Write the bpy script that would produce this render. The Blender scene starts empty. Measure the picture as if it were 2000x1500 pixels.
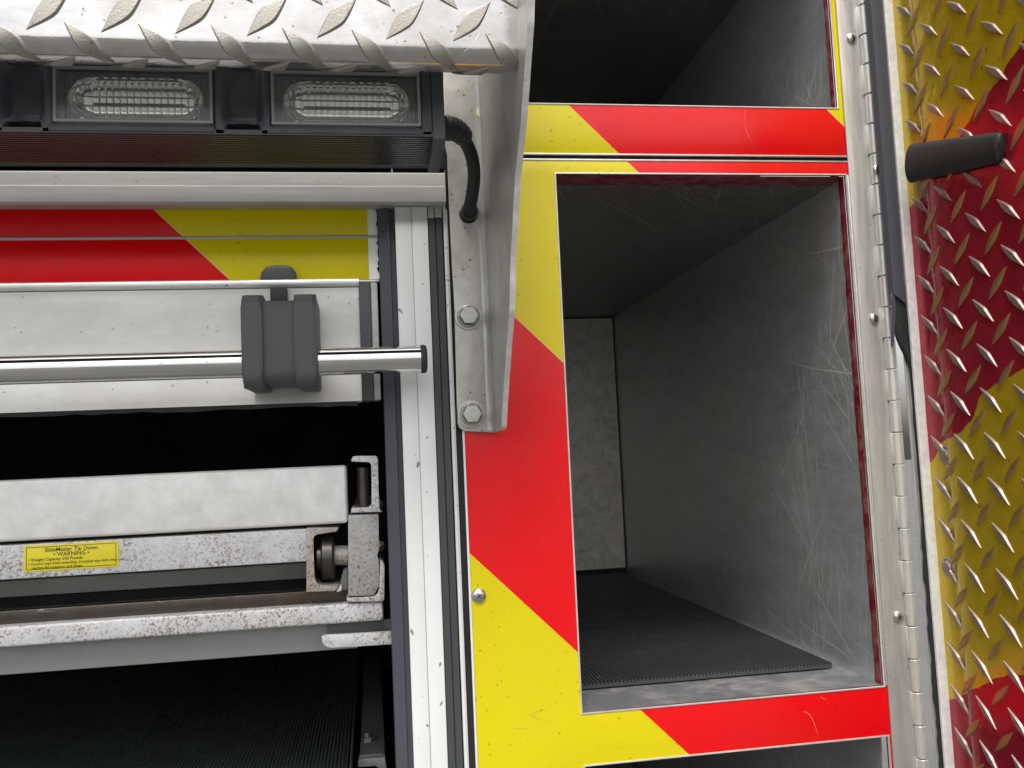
import bpy, bmesh, math, random
from mathutils import Vector, Matrix, noise
random.seed(7)
SC = bpy.context.scene
COL = SC.collection
# ------------------------------------------------------------------ camera
CAM = Vector((0, -.88, 1.5))
R = Matrix(((0.98723783, 0.15610054, 0.03152912), (-0.15291907, 0.98448888, -0.08600812), (-0.04446598, 0.08008907, 0.99579542)))
F = 1766.74
cd = bpy.data.cameras.new('camera')
cd.sensor_width = 36
cd.lens = 36*F/2000
cd.clip_start = .02
cd.clip_end = 500
cam = bpy.data.objects.new('camera', cd)
COL.objects.link(cam)
right, fwd, up = (R.col[i].copy() for i in range(3))
M = Matrix((right, up, -fwd)).transposed().to_4x4()
M.translation = CAM
cam.matrix_world = M
SC.camera = cam
# ------------------------------------------------------------------ light
EL, AZ = math.radians(60), math.radians(-14)      # sun height, and its swing to the left of straight behind the camera
w = bpy.data.worlds.new('World')
SC.world = w
w.use_nodes = True
nt = w.node_tree
sky = nt.nodes.new('ShaderNodeTexSky')
sky.sky_type = 'NISHITA'
sky.sun_disc = False
sky.sun_elevation = EL
sdir = Vector((math.sin(AZ)*math.cos(EL), -math.cos(AZ)*math.cos(EL), math.sin(EL)))   # towards the sun
sky.sun_rotation = math.atan2(sdir.x, sdir.y)
sky.dust_density = 4
sky.air_density = 1.4
hs = nt.nodes.new('ShaderNodeHueSaturation')      # overcast: a whitish sky
hs.inputs['Saturation'].default_value = .25
bg = nt.nodes['Background']
bg.inputs['Strength'].default_value = .15
nt.links.new(sky.outputs[0], hs.inputs['Color'])
nt.links.new(hs.outputs[0], bg.inputs['Color'])
sl = bpy.data.lights.new('sun', 'SUN')
sl.energy = 1.3
sl.angle = math.radians(18)
sl.color = (1, .945, .87)
so = bpy.data.objects.new('sun', sl)
COL.objects.link(so)
so.rotation_euler = sdir.to_track_quat('Z', 'Y').to_euler()
so.location = sdir*6
vs = SC.view_settings
vs.view_transform = 'Standard'
vs.look = 'None'
vs.gamma = 1
vs.exposure = .55


# ------------------------------------------------------------------ picture point -> place
def ray(u, v): return R @ Vector(((u-1000)/F, 1, -(v-750)/F))
def P(u, v, Y):
    d = ray(u, v)
    return CAM + d*((Y-CAM.y)/d.y)
def PX(u, v, X):
    d = ray(u, v)
    return CAM + d*((X-CAM.x)/d.x)
def PZ(u, v, Z):
    d = ray(u, v)
    return CAM + d*((Z-CAM.z)/d.z)


# ------------------------------------------------------------------ material helpers
class NT:
    def __init__(s, name):
        s.m = bpy.data.materials.new(name)
        s.m.use_nodes = True
        s.t = s.m.node_tree
        s.b = s.t.nodes['Principled BSDF']
        s.co = s.t.nodes.new('ShaderNodeTexCoord').outputs['Object']
    def put(s, sock, val):
        if val is None: return
        if isinstance(val, bpy.types.NodeSocket): s.t.links.new(val, sock)
        elif isinstance(val, tuple) and len(val) == 3 and sock.type == 'RGBA': sock.default_value = (*val, 1)
        else: sock.default_value = val
    def n(s, typ, out=0, props=None, **ins):
        nd = s.t.nodes.new('ShaderNode'+typ)
        for k, v in (props or {}).items(): setattr(nd, k, v)
        for k, v in ins.items():
            key = int(k[1:]) if k[0] == 'i' and k[1:].isdigit() else k.replace('_', ' ')
            s.put(nd.inputs[key], v)
        return nd.outputs[out]
    def math(s, op, a, b=None, c=None, clamp=False):
        return s.n('Math', props={'operation': op, 'use_clamp': clamp}, i0=a, i1=b, i2=c)
    def mapped(s, scale=(1, 1, 1), rot=(0, 0, 0), loc=(0, 0, 0), co=None):
        return s.n('Mapping', Vector=co or s.co, Scale=scale, Rotation=rot, Location=loc)
    def noise(s, scale, detail=3, rough=.55, dist=0, co=None):
        return s.n('TexNoise', Vector=co or s.co, Scale=scale, Detail=detail, Roughness=rough, Distortion=dist)
    def ramp(s, x, lo, hi, a=0., b=1.):
        return s.n('MapRange', Value=x, From_Min=lo, From_Max=hi, To_Min=a, To_Max=b)
    def mix(s, f, a, b):
        nd = s.t.nodes.new('ShaderNodeMix')
        nd.data_type = 'RGBA'
        s.put(nd.inputs[0], f); s.put(nd.inputs[6], a); s.put(nd.inputs[7], b)
        return nd.outputs[2]
    def specks(s, scale, r, frac, stretch=(1, 1, 1), seed=0):
        co = s.mapped(stretch, loc=(seed, seed*.7, seed*1.3))
        nz = s.n('VectorMath', props={'operation': 'MULTIPLY_ADD'}, i0=s.n('TexNoise', out=1, Vector=co, Scale=scale*1.7, Detail=2), i1=(.9/scale,)*3, i2=co)
        v = s.t.nodes.new('ShaderNodeTexVoronoi')
        s.put(v.inputs['Vector'], nz); s.put(v.inputs['Scale'], scale)
        sep = s.n('SeparateColor', Color=v.outputs['Color'])
        rr = s.math('MULTIPLY', sep, r)
        keep = s.math('LESS_THAN', s.n('SeparateColor', out=1, Color=v.outputs['Color']), frac)
        dot = s.ramp(s.math('DIVIDE', v.outputs['Distance'], s.math('ADD', rr, .02)), 1.0, .7)
        return s.math('MULTIPLY', dot, keep)
    def scratches(s, scale, width, rot, stretch=(1, 1, 1), patch=6, thr=.55, seed=0):
        co = s.mapped(stretch, rot=rot, loc=(seed, seed*1.7, seed*.6))
        a = s.noise(scale, 0, .5, .3, co)
        line = s.ramp(s.math('ABSOLUTE', s.math('SUBTRACT', a, .5)), width, 0)
        pt = s.ramp(s.noise(patch, 4, .65, 0, s.mapped(loc=(seed*2, 3, seed))), thr, thr+.1)
        return s.math('MULTIPLY', line, pt)
    def hairs(s, ang, across, along, width, density, seed, axis='X', bend=.02):
        """straight hairline scores of finite length, all leaning about one way; axis is the sheet's normal"""
        k = {'X': 0, 'Y': 1, 'Z': 2}[axis]
        rot = [0, 0, 0]; rot[k] = ang
        co = s.mapped((1, 1, 1), tuple(rot), (seed, seed*1.3, seed*.7))
        sep = s.t.nodes.new('ShaderNodeSeparateXYZ'); s.put(sep.inputs[0], co)
        p, q = [sep.outputs[i] for i in range(3) if i != k]
        wob = s.n('TexNoise', Vector=co, Scale=4.5, Detail=1)
        p = s.math('MULTIPLY', s.math('ADD', p, s.math('MULTIPLY', wob, bend)), across)
        cell = s.math('FLOOR', p)
        r1 = s.n('TexWhiteNoise', props={'noise_dimensions': '1D'}, W=cell)
        qq = s.math('ADD', s.math('MULTIPLY', q, along), s.math('MULTIPLY', r1, 17.3))
        qc = s.math('FLOOR', qq)
        idv = s.n('CombineXYZ', i0=cell, i1=qc, i2=seed)
        wn = s.t.nodes.new('ShaderNodeTexWhiteNoise'); wn.noise_dimensions = '3D'; s.put(wn.inputs['Vector'], idv)
        cs = s.t.nodes.new('ShaderNodeSeparateColor'); s.put(cs.inputs[0], wn.outputs['Color'])
        off = s.math('SUBTRACT', s.math('FRACT', p), s.math('MULTIPLY_ADD', cs.outputs[0], .5, .25))
        slant = s.math('MULTIPLY', s.math('SUBTRACT', s.math('FRACT', qq), .5), s.math('MULTIPLY', s.math('SUBTRACT', cs.outputs[2], .5), .45))
        line = s.ramp(s.math('ABSOLUTE', s.math('ADD', off, slant)), width*1.15, width*.4)
        end = s.ramp(s.math('ABSOLUTE', s.math('SUBTRACT', s.math('FRACT', qq), .5)), .5, .2)
        keep = s.math('LESS_THAN', cs.outputs[1], density)
        return s.math('MULTIPLY', s.math('MULTIPLY', line, end), s.math('MULTIPLY', keep, s.math('MULTIPLY_ADD', cs.outputs[0], .7, .3)))
    def bump(s, h, dist, strength=1):
        return s.n('Bump', Height=h, Distance=dist, Strength=strength)
    def done(s, **kw):
        for k, v in kw.items(): s.put(s.b.inputs[k.replace('_', ' ')], v)
        return s.m


RED, YEL = (.76, .0, .004), (.71, .605, .0)

def chevron(name, k, off, per, coat=.25, spec=.4):
    s = NT(name)
    sep = s.t.nodes.new('ShaderNodeSeparateXYZ'); s.put(sep.inputs[0], s.co)
    v = s.math('DIVIDE', s.math('SUBTRACT', s.math('ADD', sep.outputs[2], s.math('MULTIPLY', sep.outputs[0], k)), off), per*2)
    fr = s.math('FRACT', v)
    red = s.math('LESS_THAN', fr, .5)
    edge = s.ramp(s.math('ABSOLUTE', s.math('SUBTRACT', fr, .5)), .0013, .0008)
    dirt = s.ramp(s.noise(7, 5, .6), .42, .75)
    col = s.mix(red, YEL, RED)
    col = s.mix(s.math('MULTIPLY', edge, .6), col, (.8, .66, .55))
    film = s.mix(red, (.55, .45, .02), (.42, .02, .02))
    col = s.mix(s.math('MULTIPLY', dirt, .25), col, film)
    sp = s.math('MAXIMUM', s.specks(70, .13, .16, seed=.3), s.specks(190, .28, .07, seed=1.2))
    col = s.mix(s.math('MULTIPLY', sp, .45), col, (.12, .06, .02))
    smear = s.math('MULTIPLY', s.scratches(24, .008, (0, .5, 0), (.5, 1, 1.5), 14, .6, 2.2), .5)
    col = s.mix(smear, col, (.16, .04, .02))
    sc = s.scratches(15, .004, (0, -.7, 0), (1.4, 1, .7), 12, .62, 5.1)
    col = s.mix(s.math('MULTIPLY', sc, .5), col, (.8, .72, .6))
    chip = s.math('MULTIPLY', s.specks(45, .22, .07, seed=2.7), .8)
    col = s.mix(chip, col, (.75, .6, .55))
    rough = s.ramp(s.noise(30, 4), .3, .7, .16, .30)
    wav = s.math('ADD', s.noise(9, 2), s.math('MULTIPLY', s.noise(900, 1), .02))
    return s.done(Base_Color=col, Roughness=rough, Specular_IOR_Level=spec, Coat_Weight=coat, Coat_Roughness=.1, Normal=s.bump(wav, .0012, .5))


def metal(name, col=(.62, .60, .57), metallic=.85, rough=(.3, .5), grain=(1, 1, 1), gscale=60, dirt=.35, dcol=(.22, .2, .18), sp=.5, bumpd=.0004, blot=14, scr=.3):
    s = NT(name)
    g = s.noise(gscale, 5, .65, 0, s.mapped(grain))
    c = s.mix(s.ramp(g, .3, .7), tuple(x*.86 for x in col), tuple(min(1, x*1.12) for x in col))
    bl = s.ramp(s.noise(blot, 6, .7, .4), .45, .75)
    c = s.mix(s.math('MULTIPLY', bl, dirt), c, dcol)
    spk = s.math('MAXIMUM', s.specks(210, .30, .14, seed=.9), s.specks(75, .12, .10, seed=3.1))
    c = s.mix(s.math('MULTIPLY', spk, sp), c, (.05, .045, .04))
    sc = s.math('MAXIMUM', s.scratches(22, .006, (.4, .9, .2), (1, 1, 1), 18, .58, 1.1), s.scratches(40, .01, (1.2, .2, .8), (1, 1, 1), 20, .6, 4.4))
    c = s.mix(s.math('MULTIPLY', sc, scr), c, (.8, .8, .78))
    r = s.ramp(s.math('ADD', g, s.math('MULTIPLY', bl, .35)), .3, .9, rough[0], rough[1])
    return s.done(Base_Color=c, Metallic=metallic, Roughness=r, Normal=s.bump(s.math('ADD', g, s.math('MULTIPLY', sc, -.3)), bumpd, .6))


def paint(name, col, rough=.4, dcol=(.2, .18, .15), dirt=.15, sp=.5, spd=.12, bumpd=.0001, nscale=300, metallic=0., coat=0., blot=9):
    s = NT(name)
    bl = s.ramp(s.noise(blot, 6, .65, .3), .42, .78)
    c = s.mix(s.math('MULTIPLY', bl, dirt), col, dcol)
    spk = s.math('MAXIMUM', s.specks(75, .16, spd, stretch=(1, 1, .6), seed=.4), s.specks(230, .3, spd*.7, seed=2.2))
    c = s.mix(s.math('MULTIPLY', spk, sp), c, (.06, .055, .05))
    g = s.noise(nscale, 3)
    r = s.ramp(s.math('ADD', bl, g), .3, 1.3, rough*.85, min(1, rough*1.25))
    return s.done(Base_Color=c, Roughness=r, Metallic=metallic, Coat_Weight=coat, Normal=s.bump(g, bumpd, .6))


def galvanised(name, base=(.60, .60, .60), rust=.5, dots=.8):
    s = NT(name)
    c = s.mix(s.ramp(s.noise(45, 6, .7), .3, .75), base, tuple(x*.72 for x in base))
    fine = s.ramp(s.noise(520, 3, .7), .54, .62)
    mask = s.ramp(s.noise(14, 5, .65), .40, .62)
    c = s.mix(s.math('MULTIPLY', s.math('MULTIPLY', fine, mask), dots), c, (.10, .09, .085))
    sp = s.math('MAXIMUM', s.specks(330, .42, .35, seed=.2), s.specks(170, .35, .16, seed=1.9))
    c = s.mix(s.math('MULTIPLY', s.math('MULTIPLY', sp, s.ramp(s.noise(9, 4, .6, 0, s.mapped(loc=(2, 1, 3))), .40, .58, .12, 1.)), dots*.85), c, (.07, .06, .055))
    rm = s.math('MULTIPLY', s.ramp(s.noise(330, 5, .75), .53, .60), s.ramp(s.noise(16, 4, .65), .5-.18*rust, .68-.1*rust))
    c = s.mix(s.math('MULTIPLY', rm, .9), c, (.22, .10, .04))
    return s.done(Base_Color=c, Metallic=.25, Roughness=.55, Normal=s.bump(s.noise(420, 4, .7), .0004, .6))


def interior(name, base, metallic=.75, rough=(.36, .52), axis='X', scr=.6, warm=.3, spots=0.):
    """bare sheet aluminium inside a locker: rubbed dull, streaked, scored"""
    s = NT(name)
    st = s.noise(30, 8, .8, 0, s.mapped((1, .35, 1.3) if axis == 'X' else (1, .4, 1)))
    c = s.mix(s.ramp(st, .3, .72), tuple(x*.78 for x in base), tuple(min(1, x*1.16) for x in base))
    stain = s.ramp(s.noise(4.5, 5, .6, .5), .46, .72)
    c = s.mix(s.math('MULTIPLY', stain, warm), c, (base[0]*1.25, base[1]*1.02, base[2]*.78))
    tot = None
    spec = ((.12, 60, 5, .055, .35), (-.25, 75, 7, .06, .30), (.55, 50, 4, .04, .28), (.9, 65, 6, .05, .25), (-.75, 55, 5, .045, .22), (1.35, 45, 4, .035, .22), (.3, 130, 11, .09, .35), (-.1, 150, 14, .1, .35))
    for i, (an, ac, al, wd, de) in enumerate(spec):
        l = s.hairs(an+(0 if axis == 'X' else .6), ac, al, wd, de, 1.37*i+.41, axis, .03)
        tot = l if tot is None else s.math('MAXIMUM', tot, l)
    tot = s.math('MAXIMUM', tot, s.math('MULTIPLY', s.scratches(6, .004, (.9, 0, 0) if axis == 'X' else (0, 0, .9), (1, .6, 1.4), 5, .56, 3.3), .6))
    tot = s.math('MULTIPLY', tot, s.ramp(s.noise(7, 4, .6), .34, .58, .2, 1.))
    nick = s.specks(38, .13, .2, (1, 1, .3), seed=.8)
    tot = s.math('MAXIMUM', tot, s.math('MULTIPLY', nick, .8))
    sep = s.t.nodes.new('ShaderNodeSeparateXYZ'); s.put(sep.inputs[0], s.co)
    near = s.ramp(sep.outputs[1], .2, -.36, .15, 1.)           # the mouth of the locker is the scored part
    tot = s.math('MULTIPLY', tot, near)
    c = s.mix(s.math('MULTIPLY', tot, scr), c, (1., 1., 1.))
    if spots:
        sp = s.specks(42, .45, .55, seed=.5)
        ring = s.ramp(s.math('ABSOLUTE', s.math('SUBTRACT', s.noise(26, 5, .6, 1.2), .5)), .05, .0)
        c = s.mix(s.math('MULTIPLY', s.math('MAXIMUM', sp, s.math('MULTIPLY', ring, .7)), spots), c, tuple(x*.62 for x in base))
    r = s.ramp(s.math('ADD', st, s.math('MULTIPLY', stain, .3)), .3, .95, rough[0], rough[1])
    mtl = s.math('SUBTRACT', metallic, s.math('MULTIPLY', tot, .3), clamp=True)
    return s.done(Base_Color=c, Metallic=mtl, Roughness=r, Normal=s.bump(s.math('ADD', s.math('MULTIPLY', st, .3), s.math('MULTIPLY', tot, -.5)), .0004, .5))


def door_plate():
    s = NT('reflection_tinted_plate')
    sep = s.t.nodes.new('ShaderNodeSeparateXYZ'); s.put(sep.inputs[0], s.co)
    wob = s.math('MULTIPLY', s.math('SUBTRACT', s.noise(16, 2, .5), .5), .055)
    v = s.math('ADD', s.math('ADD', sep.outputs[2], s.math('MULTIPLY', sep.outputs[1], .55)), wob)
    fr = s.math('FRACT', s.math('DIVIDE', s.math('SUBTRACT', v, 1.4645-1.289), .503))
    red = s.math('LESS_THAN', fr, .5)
    c = s.mix(red, (.60, .42, .010), (.38, .013, .03))  # red and yellow reflection put into the plate's own colour
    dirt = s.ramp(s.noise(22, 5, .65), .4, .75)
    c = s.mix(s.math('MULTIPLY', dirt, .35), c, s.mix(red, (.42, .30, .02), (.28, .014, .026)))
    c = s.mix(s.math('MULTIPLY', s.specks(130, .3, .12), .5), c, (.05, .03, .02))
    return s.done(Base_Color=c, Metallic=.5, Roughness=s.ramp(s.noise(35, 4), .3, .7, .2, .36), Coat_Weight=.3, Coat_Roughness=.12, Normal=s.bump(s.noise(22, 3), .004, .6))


MT = {}
MT['chev'] = chevron('chevron_film', 1.0, 1.5, .284)
MT['chev_slat'] = chevron('chevron_slat_film', 1.0, .253-.284, .284, 0., .18)
MT['alu'] = metal('weathered_aluminium', (.585, .57, .54), .65, (.36, .55), (1, 1, 1), 45, .6, (.27, .25, .22), .8, .0004, 20)
MT['alu_web'] = metal('rubbed_aluminium', (.56, .55, .52), .75, (.34, .5), (3, 3, .25), 60, .5, (.25, .23, .2), .5)
MT['cut'] = metal('sawn_edge', (.78, .765, .74), .25, (.5, .7), (1, 1, 1), 220, .3, (.3, .27, .24), .5, .0008)
MT['trim'] = metal('bare_edge', (.68, .67, .65), .5, (.3, .45), (1, 1, 1), 80, .25, (.35, .3, .25), .4)
MT['hinge'] = metal('satin_hinge_steel', (.56, .555, .54), .55, (.36, .5), (4, 1, .35), 50, .3, (.33, .31, .28), .3, .0002)
MT['knuckle'] = metal('knuckle_steel', (.70, .68, .635), .6, (.3, .44), (4, 1, .5), 60, .3, (.3, .25, .18), .3, .0002)
MT['white'] = paint('white_powder_coat', (.80, .82, .82), .42, (.45, .44, .42), .18, .75, .2)
MT['silver'] = metal('anodised_silver', (.90, .892, .87), .3, (.36, .46), (.5, 1, 1.6), 14, .3, (.58, .55, .5), .45, .0001, 9, .15)
MT['header'] = metal('dull_grey_extrusion', (.46, .46, .45), .3, (.45, .55), (.3, 1, 4), 30, .25, (.4, .38, .34), .3, .0001, 8, .1)
MT['bead'] = metal('scuffed_bead', (.80, .80, .79), .5, (.3, .42), (.3, 1, 2), 40, .15, (.4, .4, .4), .8)
MT['edge'] = metal('pale_sawn_bar', (.80, .80, .78), .15, (.4, .55), (1, 1, 1), 160, .2, (.45, .43, .4), .7, .0006)
MT['chrome'] = metal('polished_tube', (.62, .615, .61), 1., (.06, .13), (.15, 4, 4), 80, .12, (.5, .48, .45), .25, .00004, 10, .1)
MT['bolt'] = metal('zinc_bolt', (.5, .49, .46), .75, (.3, .5), (1, 1, 1), 150, .45, (.3, .28, .24), .5)
MT['screw'] = metal('stainless_screw', (.6, .59, .57), 1., (.2, .32), (1, 1, 1), 150, .2, (.3, .28, .24), .3)
MT['tread'] = metal('bright_tread_plate', (.60, .585, .57), 1., (.05, .24), (.6, 1, 1.4), 40, .6, (.36, .31, .26), .65, .0006, 13, .7)  # blotches put soft reflections into the colour, along with grime
MT['tread_bar'] = metal('worn_tread_bar', (.36, .34, .31), .75, (.42, .58), (1, 1, 1), 700, .35, (.4, .35, .3), .4, .0008)
MT['door_bar'] = metal('clear_coated_bar', (.38, .315, .295), .85, (.42, .56), (1, 1, 1), 120, .4, (.25, .12, .05), .3, .0005)
MT['door_bar_gold'] = metal('amber_reflection_bar', (.52, .34, .15), .85, (.34, .5), (1, 1, 1), 120, .4, (.3, .14, .05), .3, .0005)  # bars leaning one way, with an amber reflection put into their colour
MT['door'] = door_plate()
MT['rubber'] = paint('black_rubber', (.022, .024, .027), .55, (.06, .06, .06), .3, .2, .1, .0003)
MT['rubber_grey'] = paint('bluish_rubber', (.062, .067, .082), .5, (.035, .037, .045), .4, .7, .16, .0003)
MT['gasket'] = paint('grey_gasket', (.048, .054, .057), .5, (.08, .085, .085), .3, .4, .1, .0002)
MT['plastic'] = paint('grey_moulded_plastic', (.072, .076, .081), .5, (.11, .115, .12), .4, .3, .1, .0005, 900)
MT['housing'] = paint('dusty_black_plastic', (.050, .056, .066), .42, (.13, .14, .15), .6, .3, .08, .0003, 500, blot=16)
MT['ribbase'] = paint('dark_ribbed_extrusion', (.040, .036, .036), .28, (.08, .07, .07), .3, .3, .1, .0001, metallic=.3)
MT['foam'] = paint('torn_foam', (.014, .019, .018), .95, (.03, .035, .035), .4, .3, .2, .002, 700)
MT['void'] = paint('near_black', (.010, .011, .012), .8, (.016, .017, .018), .3, .2, .05)  # near-black for bay and slide tube; on the upper wall it stands for shade
MT['gal'] = galvanised('galvanised_steel', (.72, .735, .75), .3)
MT['gal_rust'] = galvanised('rusty_galvanised_steel', (.74, .745, .755), 1.05)
MT['gal_dark'] = galvanised('grimy_galvanised_steel', (.46, .46, .455), 1.0, 1.)
MT['rusty'] = galvanised('rusted_channel', (.50, .45, .41), 1.9, .8)
MT['tray'] = metal('pale_tray_sheet', (.82, .81, .795), .25, (.45, .6), (1, 1, 1), 40, .25, (.5, .47, .45), .75)
MT['grey'] = paint('grey_sheet', (.26, .265, .26), .5, (.18, .175, .165), .4, .4, .1, metallic=.3)
MT['greylight'] = paint('pale_grey_sheet', (.50, .51, .50), .5, (.36, .36, .34), .4, .4, .1, metallic=.2)
MT['steel_grey'] = paint('dark_grey_strip', (.10, .10, .10), .5, (.14, .13, .12), .4, .4, .1)
MT['steel_dark'] = metal('oiled_steel', (.095, .085, .077), .9, (.25, .45), (1, 1, 1), 60, .6, (.10, .05, .03), .5)
MT['redpaint'] = paint('dark_red_paint', (.19, .006, .020), .38, (.42, .30, .28), .6, .4, .2, .0025, 130, blot=60)
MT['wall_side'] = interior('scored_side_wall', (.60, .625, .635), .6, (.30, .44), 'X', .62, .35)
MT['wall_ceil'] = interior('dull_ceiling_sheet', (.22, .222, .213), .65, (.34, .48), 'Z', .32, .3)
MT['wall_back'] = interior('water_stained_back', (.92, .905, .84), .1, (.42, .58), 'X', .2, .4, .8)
MT['sill'] = metal('oxidised_sill', (.23, .235, .245), .45, (.42, .6), (.5, 1, 1), 30, .9, (.50, .50, .51), .6, .0008, 34, .7)
MT['label'] = paint('yellow_label', (.78, .66, .02), .4, (.5, .42, .05), .25, .5, .06)
MT['ink'] = paint('label_ink', (.05, .045, .01), .5)
MT['cream'] = paint('pale_hole_yellow', (.75, .70, .5), .5)
MT['seam'] = paint('dark_joint', (.012, .008, .012), .7)


def lens_mat():
    s = NT('clear_lens')
    sep = s.t.nodes.new('ShaderNodeSeparateXYZ'); s.put(sep.inputs[0], s.co)
    rib = s.math('SINE', s.math('MULTIPLY', sep.outputs[0], 1550))
    h = s.math('ADD', s.math('MULTIPLY', rib, .25), s.math('MULTIPLY', s.noise(260, 2), .5))
    nrm = s.bump(h, .0005, .5)
    tr = s.n('BsdfTransparent', Color=(.95, .96, .95))
    gl = s.n('BsdfGlossy', Color=(1, 1, 1), Roughness=.2, Normal=nrm)
    df = s.n('BsdfDiffuse', Color=(.55, .57, .56))
    fr = s.n('Fresnel', IOR=1.45, Normal=nrm)
    haze = s.ramp(s.noise(18, 5, .6), .35, .8, .03, .12)
    a = s.n('MixShader', i0=haze, i1=tr, i2=df)
    b = s.n('MixShader', i0=s.math('MULTIPLY', fr, .8), i1=a, i2=gl)
    s.t.links.new(b, s.t.nodes['Material Output'].inputs[0])
    return s.m
MT['lens'] = lens_mat()
MT['lensbox'] = paint('smoky_lens_box', (.19, .195, .19), .25, (.2, .2, .19), .5, .3, .1, metallic=.4)
MT['mirror'] = metal('reflector_chrome', (.97, .97, .96), 1., (.04, .09), (1, 1, 1), 100, .05, (.6, .6, .6), .1, .0001)


MT['lensrim'] = paint('frosted_lens_rim', (.27, .28, .275), .3, (.3, .3, .29), .5, .2, .1)
MT['tread_back'] = paint('dull_sheet_back', (.55, .54, .52), .6, (.4, .39, .37), .4)
MT['tube'] = paint('scuffed_black_tube', (.013, .016, .018), .55, (.03, .034, .036), .4, .3, .1, .0003)

def mat_rubber(name='ribbed_mat_rubber', k=1.):
    s = NT(name)
    d = s.ramp(s.noise(14, 6, .7), .45, .8)
    c = s.mix(s.math('MULTIPLY', d, .5), tuple(x*k for x in (.042, .047, .049)), tuple(x*k for x in (.085, .09, .092)))
    c = s.mix(s.math('MULTIPLY', s.specks(85, .11, .16, seed=.6), .85), c, (.5, .5, .48))
    return s.done(Base_Color=c, Roughness=s.ramp(s.noise(60, 3), .3, .7, .34, .52))
MT['mat'] = mat_rubber()
MT['mat_bay'] = mat_rubber('brightened_bay_mat_rubber', 3.2)  # same rubber, its colour brightened to look more lit in the dark bay


def ground_mat():
    s = NT('apron_concrete')
    c = s.mix(s.ramp(s.noise(1.2, 6, .6), .3, .7), (.115, .114, .11), (.16, .157, .152))
    c = s.mix(s.math('MULTIPLY', s.specks(9, .3, .3), .4), c, (.2, .19, .18))
    return s.done(Base_Color=c, Roughness=.85, Normal=s.bump(s.noise(90, 4), .004, .5))


# ------------------------------------------------------------------ object helpers
def wloc(o):
    l = Vector((0, 0, 0))
    while o:
        l = l + o.location
        o = o.parent
    return l

def finish(bm, name, mat, parent=None, at=None, sharp=38):
    """bm is in world metres; the mesh becomes one object called name"""
    o = bpy.data.objects.new(name, None)
    base = wloc(parent) if parent else Vector((0, 0, 0))
    org = Vector(at) if at is not None else (base if parent else Vector((0, 0, 0)))
    me = bpy.data.meshes.new(name)
    bmesh.ops.recalc_face_normals(bm, faces=bm.faces) if getattr(bm, 'is_valid', True) else None
    bm.to_mesh(me)
    bm.free()
    bpy.data.objects.remove(o)
    o = bpy.data.objects.new(name, me)
    me.transform(Matrix.Translation(-org))
    for p in me.polygons: p.use_smooth = True
    me.set_sharp_from_angle(angle=math.radians(sharp))
    for m in (mat if isinstance(mat, (list, tuple)) else [mat]): me.materials.append(m)
    COL.objects.link(o)
    if parent: o.parent = parent
    o.location = org-base
    return o

def thing(name, label, cat, loc, group=None):
    o = bpy.data.objects.new(name, None)
    o.empty_display_size = .05
    COL.objects.link(o)
    o.location = loc
    tag(o, label, cat, group)
    return o

def tag(o, label, cat=None, group=None):
    o['label'] = label
    if cat: o['category'] = cat
    if group: o['group'] = group
    return o

def bmx(): return bmesh.new()

def bev(bm, geom_edges, off, seg=2):
    if off > 0: bmesh.ops.bevel(bm, geom=geom_edges, offset=off, segments=seg, profile=.5, affect='EDGES', clamp_overlap=True)

def box(bm, a, b, off=.0006, seg=2):
    a, b = Vector(a), Vector(b)
    lo = Vector(map(min, a, b)); hi = Vector(map(max, a, b))
    r = bmesh.ops.create_cube(bm, size=1)
    for v in r['verts']: v.co = Vector(((lo[i]+hi[i])/2+v.co[i]*(hi[i]-lo[i])) for i in range(3))
    es = list({e for v in r['verts'] for e in v.link_edges})
    bev(bm, es, off, seg)
    return bm

def pbox(bm, u0, v0, u1, v1, Y, dep, off=.0006, seg=2):
    """a box whose front face, on the plane y = Y, has those two picture corners"""
    a, b = P(u0, v0, Y), P(u1, v1, Y)
    return box(bm, a, (b.x, Y+dep, b.z), off, seg)

def prism(bm, pts, d, off=.0005, seg=2):
    """outline of 3-D points pushed along d"""
    d = Vector(d)
    a = [bm.verts.new(p) for p in pts]
    b = [bm.verts.new(Vector(p)+d) for p in pts]
    fa = bm.faces.new(a); fb = bm.faces.new(b[::-1])
    n = len(a)
    for i in range(n): bm.faces.new((a[i], b[i], b[(i+1) % n], a[(i+1) % n]))
    if off: bev(bm, list({e for e in fa.edges}) , off, seg)
    return bm

def ppoly(bm, px, Y, dep, off=.0005):
    return prism(bm, [P(u, v, Y) for u, v in px], (0, dep, 0), off)

def along_x(bm, prof, x0, x1, off=0):
    return prism(bm, [(x0, y, z) for y, z in prof], (x1-x0, 0, 0), off)

def cyl(bm, a, b, r0, r1=None, n=28, cap=True):
    a, b = Vector(a), Vector(b)
    r1 = r0 if r1 is None else r1
    q = (b-a).to_track_quat('Z', 'Y')
    ra, rb = [], []
    for i in range(n):
        t = 2*math.pi*i/n
        k = q @ Vector((math.cos(t), math.sin(t), 0))
        ra.append(bm.verts.new(a+k*r0)); rb.append(bm.verts.new(b+k*r1))
    for i in range(n): bm.faces.new((ra[i], ra[(i+1) % n], rb[(i+1) % n], rb[i]))
    if cap: bm.faces.new(ra[::-1]); bm.faces.new(rb)
    return bm

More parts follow.
